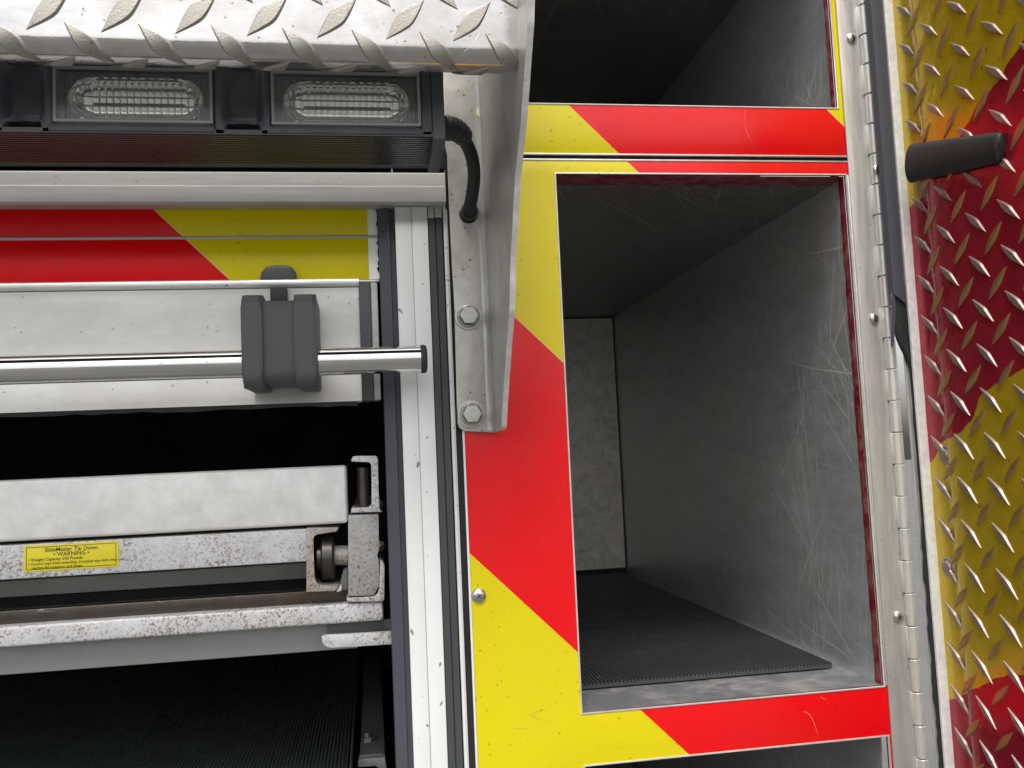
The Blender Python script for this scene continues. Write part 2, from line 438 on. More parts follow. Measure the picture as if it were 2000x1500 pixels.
def lathe(bm, c, axis, prof, n=28):
    """prof: (radius, height along axis)"""
    c = Vector(c); q = Vector(axis).to_track_quat('Z', 'Y')
    rings = []
    for r, h in prof:
        if r < 1e-6: rings.append([bm.verts.new(c+q @ Vector((0, 0, h)))])
        else: rings.append([bm.verts.new(c+q @ Vector((r*math.cos(2*math.pi*i/n), r*math.sin(2*math.pi*i/n), h))) for i in range(n)])
    for A, B in zip(rings, rings[1:]):
        for i in range(n):
            j = (i+1) % n
            if len(A) == 1 and len(B) == 1: continue
            if len(A) == 1: bm.faces.new((A[0], B[i], B[j]))
            elif len(B) == 1: bm.faces.new((A[i], A[j], B[0]))
            else: bm.faces.new((A[i], A[j], B[j], B[i]))
    return bm

def tube(bm, path, rad, n=16):
    path = [Vector(p) for p in path]
    rings = []
    for i, p in enumerate(path):
        t = (path[min(i+1, len(path)-1)]-path[max(i-1, 0)]).normalized()
        s = t.cross(Vector((0, 1, 0))).normalized(); b = s.cross(t)
        r = rad[i] if isinstance(rad, (list, tuple)) else rad
        rings.append([bm.verts.new(p+(s*math.cos(2*math.pi*k/n)+b*math.sin(2*math.pi*k/n))*r) for k in range(n)])
    for A, B in zip(rings, rings[1:]):
        for k in range(n): bm.faces.new((A[k], A[(k+1) % n], B[(k+1) % n], B[k]))
    bm.faces.new(rings[0][::-1]); bm.faces.new(rings[-1])
    return bm

def smooth_path(pts, n=8):
    pts = [Vector(p) for p in pts]; out = []
    for i in range(len(pts)-1):
        p0, p1, p2, p3 = pts[max(i-1, 0)], pts[i], pts[i+1], pts[min(i+2, len(pts)-1)]
        for k in range(n):
            t = k/n
            out.append(.5*((2*p1)+(p2-p0)*t+(2*p0-5*p1+4*p2-p3)*t*t+(3*p1-p0-3*p2+p3)*t**3))
    return out+[pts[-1]]

def grid_plate(bm, xs, zs, Y, dep, holes, off=.0008):
    """sheet on y = Y made of cells of xs x zs, leaving out the cells in holes"""
    V = {}
    def g(i, j):
        if (i, j) not in V: V[i, j] = bm.verts.new((xs[i], Y, zs[j]))
        return V[i, j]
    fs = []
    for i in range(len(xs)-1):
        for j in range(len(zs)-1):
            if (i, j) in holes: continue
            fs.append(bm.faces.new((g(i, j), g(i+1, j), g(i+1, j+1), g(i, j+1))))
    ext = bmesh.ops.extrude_face_region(bm, geom=fs)
    back = [e for e in ext['geom'] if isinstance(e, bmesh.types.BMVert)]
    bmesh.ops.translate(bm, verts=back, vec=(0, dep, 0))
    bmesh.ops.recalc_face_normals(bm, faces=bm.faces)
    es = [e for e in bm.edges if len(e.link_faces) == 2 and e.calc_face_angle(0) > 1 and abs(e.verts[0].co.y-Y) < 1e-6 and abs(e.verts[1].co.y-Y) < 1e-6]
    bev(bm, es, off, 2)
    return bm

def heightfield(bm, x0, x1, z0, z1, nx, nz, f):
    g = [[bm.verts.new((x0+(x1-x0)*i/nx, f(i/nx, j/nz), z0+(z1-z0)*j/nz)) for j in range(nz+1)] for i in range(nx+1)]
    for i in range(nx):
        for j in range(nz): bm.faces.new((g[i][j], g[i+1][j], g[i+1][j+1], g[i][j+1]))
    return bm

def sst(a, b, x):
    t = max(0, min(1, (x-a)/(b-a)))
    return t*t*(3-2*t)

def pan_screw(parent, u, v, Y, r, name='screw', rot=.3):
    """domed cross-head screw with its cross recess as a sub-part"""
    c = P(u, v, Y)
    b = bmx(); prof = [(r, 0), (r, r*.12)]+[(r*math.cos(t), r*.12+r*.5*math.sin(t)) for t in (i*math.pi/2/8 for i in range(1, 8))]+[(0, r*.62)]
    lathe(b, c, (0, -1, 0), prof, 24)
    s = finish(b, name, MT['screw'], parent, at=c)
    b = bmx()
    for a in (rot, rot+math.pi/2):
        d = Vector((math.cos(a), 0, math.sin(a))); e = Vector((-math.sin(a), 0, math.cos(a)))
        q = [c+Vector((0, -r*(.66 if k in (0,) else .60), 0))+d*x+e*y for k, x, y in ((1, -r*.42, -r*.05), (0, 0, -r*.12), (1, r*.42, -r*.05), (1, r*.42, r*.05), (0, 0, r*.12), (1, -r*.42, r*.05))]
        prism(b, q, (0, r*.16, 0), 0)
    if parent.parent is None: finish(b, 'cross_recess', MT['seam'], s)
    else: 
        # already three deep: the recess joins the screw's own mesh
        m2 = bpy.data.meshes.new('recess'); b.to_mesh(m2); b.free()
        m2.transform(Matrix.Translation(-c))
        bb = bmx(); bb.from_mesh(s.data)
        n0 = len(bb.faces); bb.from_mesh(m2)
        bb.faces.ensure_lookup_table()
        for f in bb.faces[n0:]: f.material_index = 1
        bb.to_mesh(s.data); bb.free(); s.data.materials.append(MT['seam'])
        bpy.data.meshes.remove(m2)
    return s


# ================================================================== ground, out of view, put in for its bounce light
b = bmx()
bmesh.ops.create_grid(b, x_segments=8, y_segments=8, size=60)
g = finish(b, 'ground', ground_mat())
g['kind'] = 'structure'
g['label'] = 'unseen concrete apron the truck stands on'

# ================================================================== fire truck body
truck = thing('fire_truck', 'back of a fire truck with red and yellow chevron panels and open metal lockers', 'fire truck', (0, .4, 0))
XL, XR = .0905, .5265                         # lower panel left edge and its right edge under the hinge leaf
OXL, OXR = .1943, .5105                       # locker mouth
OZB, OZT = 1.2497, 1.7842
ZT = P(1340, 312.5, 0).z                      # top of the lower panel
ZB = P(1440, 1468, 0).z                       # lower edge of the strip under the mouth
B3L = P(1135, 1498, 0).x
b = grid_plate(bmx(), [XL, OXL, OXR, XR], [.86, ZB, OZB, OZT, ZT], 0, .003, {(1, 0), (1, 2)})
low = finish(b, 'lower_panel', MT['chev'], truck)
UB = P(1340, 304, 0).z; UT = P(1340, 206, 0).z
UXR = .5105; UXL = .16
b = grid_plate(bmx(), [XL, UXL, P(1628, 110, 0).x, XR], [UB, UT, 2.098, 2.25], 0, .003, {(1, 1)})
upp = finish(b, 'upper_panel', MT['chev'], truck)
UXR = P(1628, 110, 0).x
# bare metal edges round the mouths and along the joint
def rim(xa, xb, za, zb, wd, parent, mat=MT['trim'], Y=-.0008, dep=.0036, name='edge_rim'):
    b = grid_plate(bmx(), [xa-wd, xa, xb, xb+wd], [za-wd, za, zb, zb+wd], Y, dep, {(1, 1)}, .0004)
    return finish(b, name, mat, parent)
rim(OXL, OXR, OZB, OZT, .0016, low)
rim(OXL, OXR, ZB-.32, ZB, .0018, low)
rim(UXL, UXR, UT, 2.098, .0014, upp)
for za, zb in ((UB-.0004, UB+.0014), (ZT-.0016, ZT+.0002)):
    b = box(bmx(), (XL+.001, -.0008, za), (XR, .0022, zb), .0004)
    finish(b, 'joint_edge', MT['trim'], upp if za < UB-.0002 and za > ZT else low)
b = box(bmx(), (XL-.002, -.001, .86), (XL, .003, ZT), .0004); finish(b, 'edge_strip', MT['white'], low)
b = box(bmx(), (XL+.001, .0032, .86), (XR, .0045, UB+.03), 0)
# the joint's dark backing, with the mouths left open
b.free()
b = box(bmx(), (XL, .004, ZT-.004), (XR, .006, UB+.004), 0); finish(b, 'joint_backing', MT['seam'], truck)
pan_screw(low, 935, 1163, 0, .0072, rot=.5)
# right-hand gap trim beside the hinge leaf (dark slot and gold line)
b = box(bmx(), (OXR+.0018, -.0012, OZB), (OXR+.0042, .001, OZT), .0004); finish(b, 'side_strip', MT['trim'], low)
b = box(bmx(), (OXR+.0046, -.0016, OZB+.02), (OXR+.0054, .001, OZT-.1), .0002); finish(b, 'dark_slot', MT['seam'], low)

def jambs(xa, xb, za, zb, y0, y1, ins, parent):
    """red painted returns of the mouth, their inner lip ragged where sealant was wiped along it"""
    def ragged(p, q, inward, top):
        b = bmx(); n = 90; rows = []
        for i in range(n+1):
            t = i/n; c = Vector(p).lerp(Vector(q), t)
            e = .0006*noise.noise(c*70)+.0005*noise.noise(c*190)
            k = Vector(inward)
            row = [c+Vector((0, y0, 0)), c+k*.0008+Vector((0, y0+.003, 0)), c+k*(.0012+e*.5)+Vector((0, (y0+y1)/2+e, 0)), c+k*(.0014+e)+Vector((0, y1+e*1.5, 0)), c-k*.001+Vector((0, y1+.002, 0))]
            rows.append([b.verts.new(x) for x in row])
        for A, B in zip(rows, rows[1:]):
            for k in range(4): b.faces.new((A[k], A[k+1], B[k+1], B[k]))
        return finish(b, 'mouth_return', MT['redpaint'], parent)
    ragged((xa, 0, zt_(zb)), (xb, 0, zt_(zb)), (0, 0, -1), True)
    y1 = min(y1, .0135)
    ragged((xb, 0, za), (xb, 0, zb), (-.6, 0, 0), False)
    ragged((xa, 0, za), (xa, 0, zb), (1.4, 0, 0), False)
def zt_(z): return z
jambs(OXL+.0004, OXR-.0004, OZB, OZT-.0004, .003, .032, .002, truck)
jambs(UXL, UXR-.0004, UT, 2.097, .003, .010, .002, truck)

def locker(xa, xb, za, zb, depth, y0, yc, ceil_mat, side_mat, back_mat, floor_mat, name='locker'):
    """the inside of one locker, sheet by sheet"""
    lk = finish(box(bmx(), (xa-.012, depth+.006, za-.012), (xb+.012, depth+.009, zb+.012), 0), name, MT['seam'], truck)
    t = .0016
    finish(box(bmx(), (xb, y0, za-.01), (xb+t, depth+.006, zb+.01), 0), 'side_wall', side_mat, lk)
    finish(box(bmx(), (xa-t, y0, za-.01), (xa, depth+.006, zb+.01), 0), 'side_wall', side_mat, lk)
    finish(box(bmx(), (xa, yc, zb), (xb, depth+.006, zb+t), 0), 'ceiling_sheet', ceil_mat, lk)
    finish(box(bmx(), (xa, .0034, za-t), (xb, depth+.006, za), 0), 'floor_sheet', floor_mat, lk)
    finish(box(bmx(), (xa+.002, depth, za+.014), (xb-.0028, depth+.002, zb-.0028), .0004), 'back_wall', back_mat, lk)
    return lk
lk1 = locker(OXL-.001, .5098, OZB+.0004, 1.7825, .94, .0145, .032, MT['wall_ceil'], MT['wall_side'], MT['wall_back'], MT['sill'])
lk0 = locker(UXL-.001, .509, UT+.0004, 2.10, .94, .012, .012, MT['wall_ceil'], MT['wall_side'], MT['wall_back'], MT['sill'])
finish(box(bmx(), (UXL, .03, 2.088), (PX(1100, 30, 0.3).x-.04, .9, 2.0995), .001), 'ceiling_step', MT['wall_ceil'], lk0)  # lower step added along the left of the ceiling for its darker zone
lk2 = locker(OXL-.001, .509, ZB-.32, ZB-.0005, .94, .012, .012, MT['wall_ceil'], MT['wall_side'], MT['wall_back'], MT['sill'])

# ribbed mats: every rib is relief on one loose sheet of rubber
def rib_mat(name, label, xa, xb, y0, y1, z, pitch=.0042, h=.0026, mat='mat'):
    b = bmx(); n = int((xb-xa)/pitch); prof = []
    for i in range(n):
        x = xa+i*pitch
        prof += [(x, 0), (x+pitch*.2, h), (x+pitch*.55, h), (x+pitch*.72, 0)]
    top0 = [b.verts.new((x, y0+.0008*noise.noise(Vector((x*60, 0, 0))), z+k)) for x, k in prof]
    top1 = [b.verts.new((x, y1, z+k)) for x, k in prof]
    bot = [b.verts.new((x, y0+.0008*noise.noise(Vector((x*60, 0, 0))), z-.003)) for x, k in prof]
    for i in range(len(prof)-1):
        b.faces.new((top0[i], top1[i], top1[i+1], top0[i+1]))
        b.faces.new((bot[i], top0[i], top0[i+1], bot[i+1]))
    o = finish(b, name, MT[mat], sharp=25)
    return tag(o, label, 'mat')
MZ = OZB+.0052
rib_mat('rubber_mat', 'black ribbed rubber mat lying on the floor of the bare metal locker', OXL+.001, .5015, .078, .936, MZ)

# ================================================================== left bay: the roller shutter opening and its dark inside
bay = finish(box(bmx(), (-1.1, .95, .7), (.03, .96, 1.95), 0), 'shutter_bay', MT['void'], truck)
finish(box(bmx(), (.0268, .03, .7), (.0298, .95, 1.95), 0), 'bay_side', MT['void'], bay)
finish(box(bmx(), (-1.1, .03, .7), (-1.097, .95, 1.95), 0), 'bay_side', MT['void'], bay)
finish(box(bmx(), (-1.097, .04, 1.9), (.0268, .95, 1.903), 0), 'bay_ceiling', MT['void'], bay)
BZ = 1.145
finish(box(bmx(), (-1.097, .015, BZ-.05), (.0268, .95, BZ-.045), 0), 'bay_floor', MT['void'], bay)
finish(box(bmx(), (.0302, .0265, 1.2), (XL, .028, 1.80), 0), 'bay_post', MT['void'], bay)
# wall behind the light bar; shade under the step put into its near-black colour
finish(box(bmx(), (-1.1, .001, 1.79), (XL, .004, 2.25), 0), 'upper_wall', MT['void'], truck)

# door track: seal, white extrusion, gasket, edging
trk = finish(grid_plate(bmx(), [P(789.9, 950, -.004).x, P(821.6, 950, -.004).x, P(823, 950, -.004).x, P(854.5, 950, -.004).x], [.86, P(800, 404, -.004).z], -.004, .03, {(1, 0)}, .0006), 'door_track', MT['white'], truck)
x = [P(q, 950, -.004).x for q in (789.9, 821.6, 823, 854.5)]
finish(box(bmx(), (x[1]-.0002, -.003, .86), (x[2]+.0002, .02, P(800, 405, -.004).z), 0), 'track_groove', MT['header'], trk)
xs0, xs1 = P(755, 950, .002).x, P(790.5, 950, -.003).x
zs1 = P(760, 398, 0).z
b = along_x(bmx(), [(0, 0), (1, 0)], 0, 1) if False else bmx()
prism(b, [(xs0, .010, .86), (xs0+.0004, .003, .86), (xs0+.011, .000, .86), (xs0+.012, .004, .86), (xs1, .005, .86), (xs1, .024, .86), (xs0, .024, .86)], (0, 0, zs1-.86), 0)
finish(b, 'rubber_seal', MT['rubber_grey'], trk)
xg0, xg1 = P(855, 950, -.002).x, P(884.5, 950, -.002).x
ztop = P(850, 427, -.003).z
b = bmx(); xm = (xg0+xg1)/2
prism(b, [(xg0, .01, .86), (xg0, -.0022, .86), (xg0+.0008, -.0032, .86), (xm-.0008, -.0032, .86), (xm, -.0016, .86), (xm+.0006, -.0028, .86), (xg1-.001, -.0024, .86), (xg1, .001, .86), (xg1, .01, .86)], (0, 0, ztop-.86), 0)
finish(b, 'gasket', MT['gasket'], trk)
b = bmx()
box(b, (xg0+.0004, -.003, ztop+.0004), (xm-.0008, .01, P(850, 404, 0).z), .0005); box(b, (xm-.0002, -.0034, ztop+.0012), (xg1-.0004, .01, P(850, 404, 0).z), .0005)
finish(b, 'gasket_stop', MT['header'], trk)
xe0, xe1 = P(886, 950, -.002).x, P(894.5, 950, -.002).x
b = bmx(); prism(b, [(xe0, .01, .86), (xe0, -.002, .86), ((xe0+xe1)/2, -.0036, .86), (xe1, -.002, .86), (xe1, .01, .86)], (0, 0, P(870, 400, 0).z-.86), 0)
finish(b, 'edging', MT['white'], trk)
finish(box(bmx(), (xe1, .004, .86), (XL-.001, .01, 1.79), 0), 'dark_joint', MT['seam'], trk)
# header over the shutter
z0, z1 = P(435, 398, -.014).z, P(435, 333, -.014).z
zm = P(435, 362, -.014).z; xh = P(870, 365, -.014).x
b = along_x(bmx(), [(-.014, zm-.0006), (-.0135, zm), (-.012, z1-.002), (-.010, z1), (.02, z1), (.02, z0+.004), (.004, z0), (-.011, z0), (-.0142, z0+.002), (-.0142, zm-.0014)], -1.1, xh)
finish(b, 'header_rail', MT['header'], truck, sharp=20)
finish(box(bmx(), (xh, -.004, z0-.002), (xh+.0026, .01, z1+.006), .0005), 'header_end_gap', MT['seam'], truck)

# ================================================================== roller shutter
SY = .014
sh = thing('roller_shutter', 'partly raised roller shutter with red and yellow slats over a silver bottom rail', 'roller shutter', (-.2, SY, 1.5))
XS = P(719, 480, SY).x; XE = P(738, 480, SY).x
def slat(va, vb):
    za, zb = P(360, vb, SY).z, P(360, va, SY).z
    n = 8; prof = [(SY+.012, za)]
    for i in range(n+1):
        t = i/n; prof.append((SY-.0014*math.sin(math.pi*t), za+(zb-za)*t))
    prof.append((SY+.012, zb))
    o = finish(along_x(bmx(), prof, -1.09, XS), 'slat', MT['chev_slat'], sh)
    # the slat's bare end, its film torn away unevenly
    b = bmx(); pts = []
    m = 16
    for i in range(m+1): pts.append((XS, za+(zb-za)*i/m))
    for i in range(m+1):
        zz = zb-(zb-za)*i/m
        pts.append((XE+.0022*noise.noise(Vector((3, 1, zz*160)))-.0015*(1 if i % 5 == 2 else 0), zz))
    prism(b, [(px, SY, pz) for px, pz in pts], (0, .01, 0), 0)
    finish(b, 'bare_end', MT['silver'], o)
slat(372, 461.4); slat(467.6, 550)
zg = P(360, 464.5, SY).z
b = bmx(); cyl(b, (-1.09, SY+.0006, zg), (XE, SY+.0006, zg), .0017, None, 12); finish(b, 'slat_joint', MT['header'], sh)
xr = P(701.5, 560, SY).x
zb_ = P(350, 559, SY-.003).z
b = bmx(); cyl(b, (-1.09, SY-.0085, zb_), (xr, SY-.0085, zb_), .0042, None, 20); finish(b, 'bead', MT['bead'], sh)
finish(box(bmx(), (xr, SY-.001, zb_+.0022), (XE+.0004, SY+.008, zb_+.0042), .0004), 'bead_end', MT['bead'], sh)
za, zb = P(350, 795, .006).z, P(350, 567, .006).z
prof = [(SY+.018, za)]
for i in range(15):
    t = i/14; prof.append((.0045+.0095*math.sin(math.pi*(t**.75))**1.2, za+(zb-za)*t))
prof.append((SY+.018, zb))
xre = P(704, 680, .006).x
rail = finish(along_x(bmx(), prof, -1.09, xre), 'bottom_rail', MT['silver'], sh, sharp=30)
b = box(bmx(), (xre+.0002, .0035, za), (P(741, 680, .006).x-.007, .03, zb+.005), .0008); finish(b, 'rail_end_cap', MT['plastic'], rail)
b = box(bmx(), (P(741, 680, .006).x-.0068, .006, za+.0005), (P(741, 680, .006).x, .03, zb+.005), .0008); finish(b, 'rail_guide', MT['header'], rail)
# ragged rubber lip under the rail
b = bmx(); n = 70; top, bot, tb = [], [], []
for i in range(n+1):
    xx = -1.08+(xre-.004+1.08)*i/n
    e = .004+.0022*noise.noise(Vector((xx*40, 2, 0)))+.0016*noise.noise(Vector((xx*120, 5, 0)))
    top.append(b.verts.new((xx, .0075, za+.001))); bot.append(b.verts.new((xx, .009, za-e))); tb.append(b.verts.new((xx, .016, za-e+.0005)))
for i in range(n):
    b.faces.new((top[i], top[i+1], bot[i+1], bot[i])); b.faces.new((bot[i], bot[i+1], tb[i+1], tb[i]))
finish(b, 'bottom_lip', MT['rubber'], rail)
# lift bar
TY = -.042; TR = .0128
p0, p1 = P(0, 721.5, TY), P(822, 702.5, TY)
zc = (P(300, 714.5, TY).z+P(760, 703.8, TY).z)/2
bar = finish(cyl(bmx(), (-1.05, TY, zc), (p1.x, TY, zc), TR, None, 48), 'lift_bar', MT['chrome'], sh)
b = lathe(bmx(), (p1.x-.001, TY, zc), (1, 0, 0), [(TR*.96, 0), (TR+.0004, .001), (TR+.0005, .0045), (TR-.001, .0062), (TR-.003, .0066), (0, .0066)], 40)
finish(b, 'end_plug', MT['rubber'], bar)
# its moulded clamp
FY = -.067
def rounded_yz(y0, y1, z0, z1, r, n=5):
    out = []
    for cy, cz, a0 in ((y0+r, z0+r, 180), (y0+r, z1-r, 90)):
        for i in range(n+1):
            a = math.radians(a0+ (90 if a0 == 180 else 90) - 90*i/n) if False else math.radians((270-90*i/n) if a0 == 180 else (180-90*i/n))
            out.append((cy+r*math.cos(a), cz+r*math.sin(a)))
    return out+[(y1, z1), (y1, z0)]
ca, cb = P(469, 572, FY), P(620, 752, FY)
xm0, xm1 = P(512, 660, FY).x, P(574, 660, FY).x
clamp = finish(along_x(bmx(), rounded_yz(FY+.004, .006, P(540, 745, FY).z, P(540, 582, FY).z, .010), xm0-.001, xm1+.001), 'bar_clamp', MT['plastic'], sh)
for xa, xb in ((ca.x, xm0), (xm1, cb.x)):
    b = bmx(); prism(b, [(xa, y, z) for y, z in rounded_yz(FY, .008, cb.z, ca.z, .012, 7)], (xb-xa, 0, 0), 0)
    es = [e for e in b.edges if abs(e.verts[0].co.x-e.verts[1].co.x) < 1e-7]
    bev(b, es, .0035, 4)
    finish(b, 'clamp_cheek', MT['plastic'], clamp, sharp=50)
TYT = .0
b = bmx(); ppoly(b, [(505, 552), (510, 531), (519, 520), (532, 517), (556, 517), (569, 520), (577, 530), (581, 552)], SY-.011, .009, .003)
finish(b, 'clamp_tab', MT['plastic'], clamp, sharp=60)
b = bmx(); pbox(b, 527, 560, 560, 592, -.01, .014, .001); finish(b, 'clamp_neck', MT['rubber'], clamp)

# ================================================================== slide-out tray in the bay
TR_ = thing('slide_out_tray', 'pale metal slide-out tray on rust-speckled rails inside the dark bay', 'slide-out tray', (-.2, .05, 1.35))
def rail_px(name, mat, u1, va, vb, Y, dep, off=.001, par=TR_, seg=3):
    """level rail running out of the picture to the left; va, vb are its edges at picture column u1"""
    a, c = P(u1, va, Y), P(u1, vb, Y)
    return finish(box(bmx(), (-1.0, Y, a.z), (a.x, Y+dep, c.z), off, seg), name, mat, par)
rail_px('tray_front', MT['tray'], 676, 908, 1022, .03, .05, .0035, seg=4)
chan = rail_px('upper_rail', MT['gal_rust'], 610, 1032, 1096, .034, .05, .0012)
rail_px('cross_bar', MT['greylight'], 640, 1096, 1128, .13, .01)
lowr = rail_px('lower_rail', MT['gal_rust'], 748, 1174, 1212, .034, .03, .0025)
rail_px('rail_lip', MT['steel_dark'], 700, 1148, 1176, .05, .02)
pl = rail_px('skirt_plate', MT['grey'], 697, 1211, 1266, .05, .003, .0008)
finish(pbox(bmx(), 640, 1218, 768, 1234, .046, .003, .0004), 'skirt_return', MT['steel_grey'], TR_)
rail_px('slide_tube', MT['void'], 650, 1128, 1160, .12, .04)
b = bmx(); ppoly(b, [(628, 1244), (632, 1241), (660, 1240), (780, 1233), (780, 1258), (690, 1263), (645, 1266), (634, 1262), (629, 1254)], .028, .006, .0008)
finish(b, 'latch_finger', MT['gal'], TR_)
# channels and blocks at the end, cut sections seen end-on
def sect(name, pts, mat, Y=.03, dep=.3, par=TR_):
    return finish(ppoly(bmx(), [(400+x/3.5714, 860+y/3.5714) for x, y in pts], Y, dep, .0006), name, mat, par)
sect('end_channel', [(1024, 150), (1022, 135), (1032, 114), (1060, 108), (1190, 108), (1204, 116), (1210, 140), (1212, 478), (1240, 500), (1020, 505), (1024, 470), (1140, 470), (1164, 452), (1168, 440), (1166, 175), (1158, 156), (1140, 148)], MT['gal_rust'])
sect('end_block', [(1000, 522), (1213, 516), (1216, 770), (1198, 800), (1212, 826), (1217, 845), (1217, 1010), (1180, 1083), (1000, 1086)], MT['gal_dark'], .029, .05)
sect('end_channel', [(1220, 826), (1240, 846), (1254, 874), (1252, 1108), (1240, 1126), (990, 1126), (990, 1096), (1184, 1092), (1208, 1070), (1221, 1030)], MT['gal_rust'], .03)
sect('roller_channel', [(710, 612), (926, 610), (930, 622), (912, 640), (780, 652), (758, 668), (752, 690), (760, 960), (778, 1000), (810, 1014), (935, 1014), (922, 1038), (905, 1052), (708, 1058)], MT['rusty'], .028, .3)
sect('channel_chip', [(922, 1040), (940, 1018), (956, 1022), (952, 1050), (930, 1058), (918, 1056)], MT['gal'], .03, .02)
def rc(x, y, Y): return P(400+x/3.5714, 860+y/3.5714, Y)
c0, c1 = rc(816, 815, .05), rc(908, 815, .05)
rr = (rc(860, 655, .05).z-rc(860, 975, .05).z)/2
b = lathe(bmx(), c0, (1, 0, 0), [(0, -.004), (rr*.6, -.004), (rr*.6, 0), (rr-.0015, 0), (rr, .0015), (rr, c1.x-c0.x-.002), (rr-.002, c1.x-c0.x), (rr*.5, c1.x-c0.x), (0, c1.x-c0.x)], 36)
rol = finish(b, 'roller', MT['steel_dark'], TR_)
a0, a1 = rc(905, 802, .05), rc(1002, 802, .05)
finish(cyl(bmx(), (a0.x, .05, a0.z), (a1.x, .05, a1.z), .0098, None, 24), 'axle', MT['rusty'], rol)
finish(ppoly(bmx(), [(400+x/3.5714, 860+y/3.5714) for x, y in ((965, 900), (998, 880), (998, 1080), (940, 1085), (948, 980))], .05, .01), 'stop_plate', MT['grey'], TR_)
p = rc(1100, 190, .045); q = rc(1100, 474, .045)
finish(cyl(bmx(), p, (p.x, .045, q.z), .0058, None, 24), 'guide_roller', MT['steel_dark'], TR_)
for (x, y, r) in ((1236, 735, .0062), (1226, 450, .0065)):
    c = rc(x, y, .05)
    finish(lathe(bmx(), (c.x-.004, .05, c.z), (1, 0, 0), [(r, 0), (r, .003), (r*.6, .006), (0, .0066)], 6 if y > 600 else 20), 'side_bolt', MT['bolt'], TR_)
# warning label with its print
LY = .0334
A, B_ = P(46, 1066, LY), P(232, 1102, LY)
cx, cz = (A.x+B_.x)/2, (A.z+B_.z)/2; lw = B_.x-A.x; lh = .0245
cz -= .0012
lab = finish(box(bmx(), (cx-lw/2, LY, cz-lh/2), (cx+lw/2, LY+.0006, cz+lh/2), .0004), 'warning_label', MT['label'], chan)
def line_of_text(txt, x, z, size, align, parent, sx=1.0):
    cu = bpy.data.curves.new('print', 'FONT'); cu.body = txt; cu.size = size; cu.align_x = align; cu.offset = size*.012
    o = bpy.data.objects.new('print', cu); COL.objects.link(o)
    me = bpy.data.meshes.new_from_object(o); bpy.data.objects.remove(o)
    base = wloc(parent)
    me.transform(Matrix.Translation(Vector((x, LY-.0002, z))-base) @ Matrix.Rotation(math.pi/2, 4, 'X') @ Matrix.Diagonal((sx, 1, 1, 1)))
    return me
bb = bmx()
for txt, x, z, s, al in (('SlideMaster Tip Down', cx, cz+.0056, .0052, 'CENTER'), ('\u2022 WARNING \u2022', cx, cz+.0012, .0052, 'CENTER'),
                         ('\u2022 Weight Capacity: 250 Pounds', cx-lw/2+.004, cz-.0026, .0038, 'LEFT'),
                         ('\u2022 Control load while extending. Contents may shift when unit', cx-lw/2+.004, cz-.0063, .0034, 'LEFT'),
                         ('   reaches full extension and drops.', cx-lw/2+.004, cz-.0099, .0034, 'LEFT')):
    m_ = line_of_text(txt, x, z, s, al, chan)
    bb.from_mesh(m_); bpy.data.meshes.remove(m_)
for v in bb.verts: v.co += wloc(chan)
# printed border
def frame_line(b, x0, x1, z0, z1, t, Y):
    for q in (((x0, z0), (x1, z0+t)), ((x0, z1-t), (x1, z1)), ((x0, z0+t), (x0+t, z1-t)), ((x1-t, z0+t), (x1, z1-t))):
        vs_ = [b.verts.new((x, Y, z)) for x, z in ((q[0][0], q[0][1]), (q[1][0], q[0][1]), (q[1][0], q[1][1]), (q[0][0], q[1][1]))]
        b.faces.new(vs_)
frame_line(bb, cx-lw/2+.0022, cx+lw/2-.0022, cz-lh/2+.0018, cz+lh/2-.0018, .0005, LY-.0002)
finish(bb, 'label_print', MT['ink'], lab)

# the bay floor's own ribbed mat, the runner beside it
XM = P(690, 1400, .2).x
mx = PZ(690, 1400, BZ).x
rib_mat('rubber_mat', 'black ribbed rubber mat spread over the dark bay floor below the slide-out tray', -.9, mx, -.02, .9, BZ, .0044, .0024, 'mat_bay')
def fz(u, v, z=BZ): return PZ(u, v, z)
run = thing('floor_channel', 'grimy metal channel with a bolt running back beside the mat in the dark bay', 'channel', (0, .1, BZ))
a = fz(703, 1475); c = fz(752, 1475)
b = box(bmx(), (mx+.0002, -.02, BZ-.006), (mx+.0026, .9, BZ+.006), .0004); finish(b, 'mat_edging', MT['grey'], run)
b = bmx()
box(b, (a.x, a.y, BZ-.003), (c.x, .85, BZ), .0004); finish(b, 'channel_web', MT['gal_dark'], run)
b = ppoly(bmx(), [(699, 1488), (702, 1482), (752, 1479), (755, 1500), (755, 1560), (742, 1560), (741, 1500), (734, 1495), (699, 1499)], a.y-.004, .02); finish(b, 'channel_mouth', MT['gal'], run)
bc = fz(718, 1447)
b = lathe(bmx(), (bc.x, bc.y, BZ), (0, 0, 1), [(.0085, 0), (.0085, .005), (.0075, .006), (0, .006)], 6); bo = finish(b, 'channel_bolt', MT['bolt'], run)
finish(cyl(bmx(), (bc.x, bc.y, BZ+.006), (bc.x, bc.y, BZ+.011), .0045, None, 16), 'bolt_shank', MT['bolt'], bo)

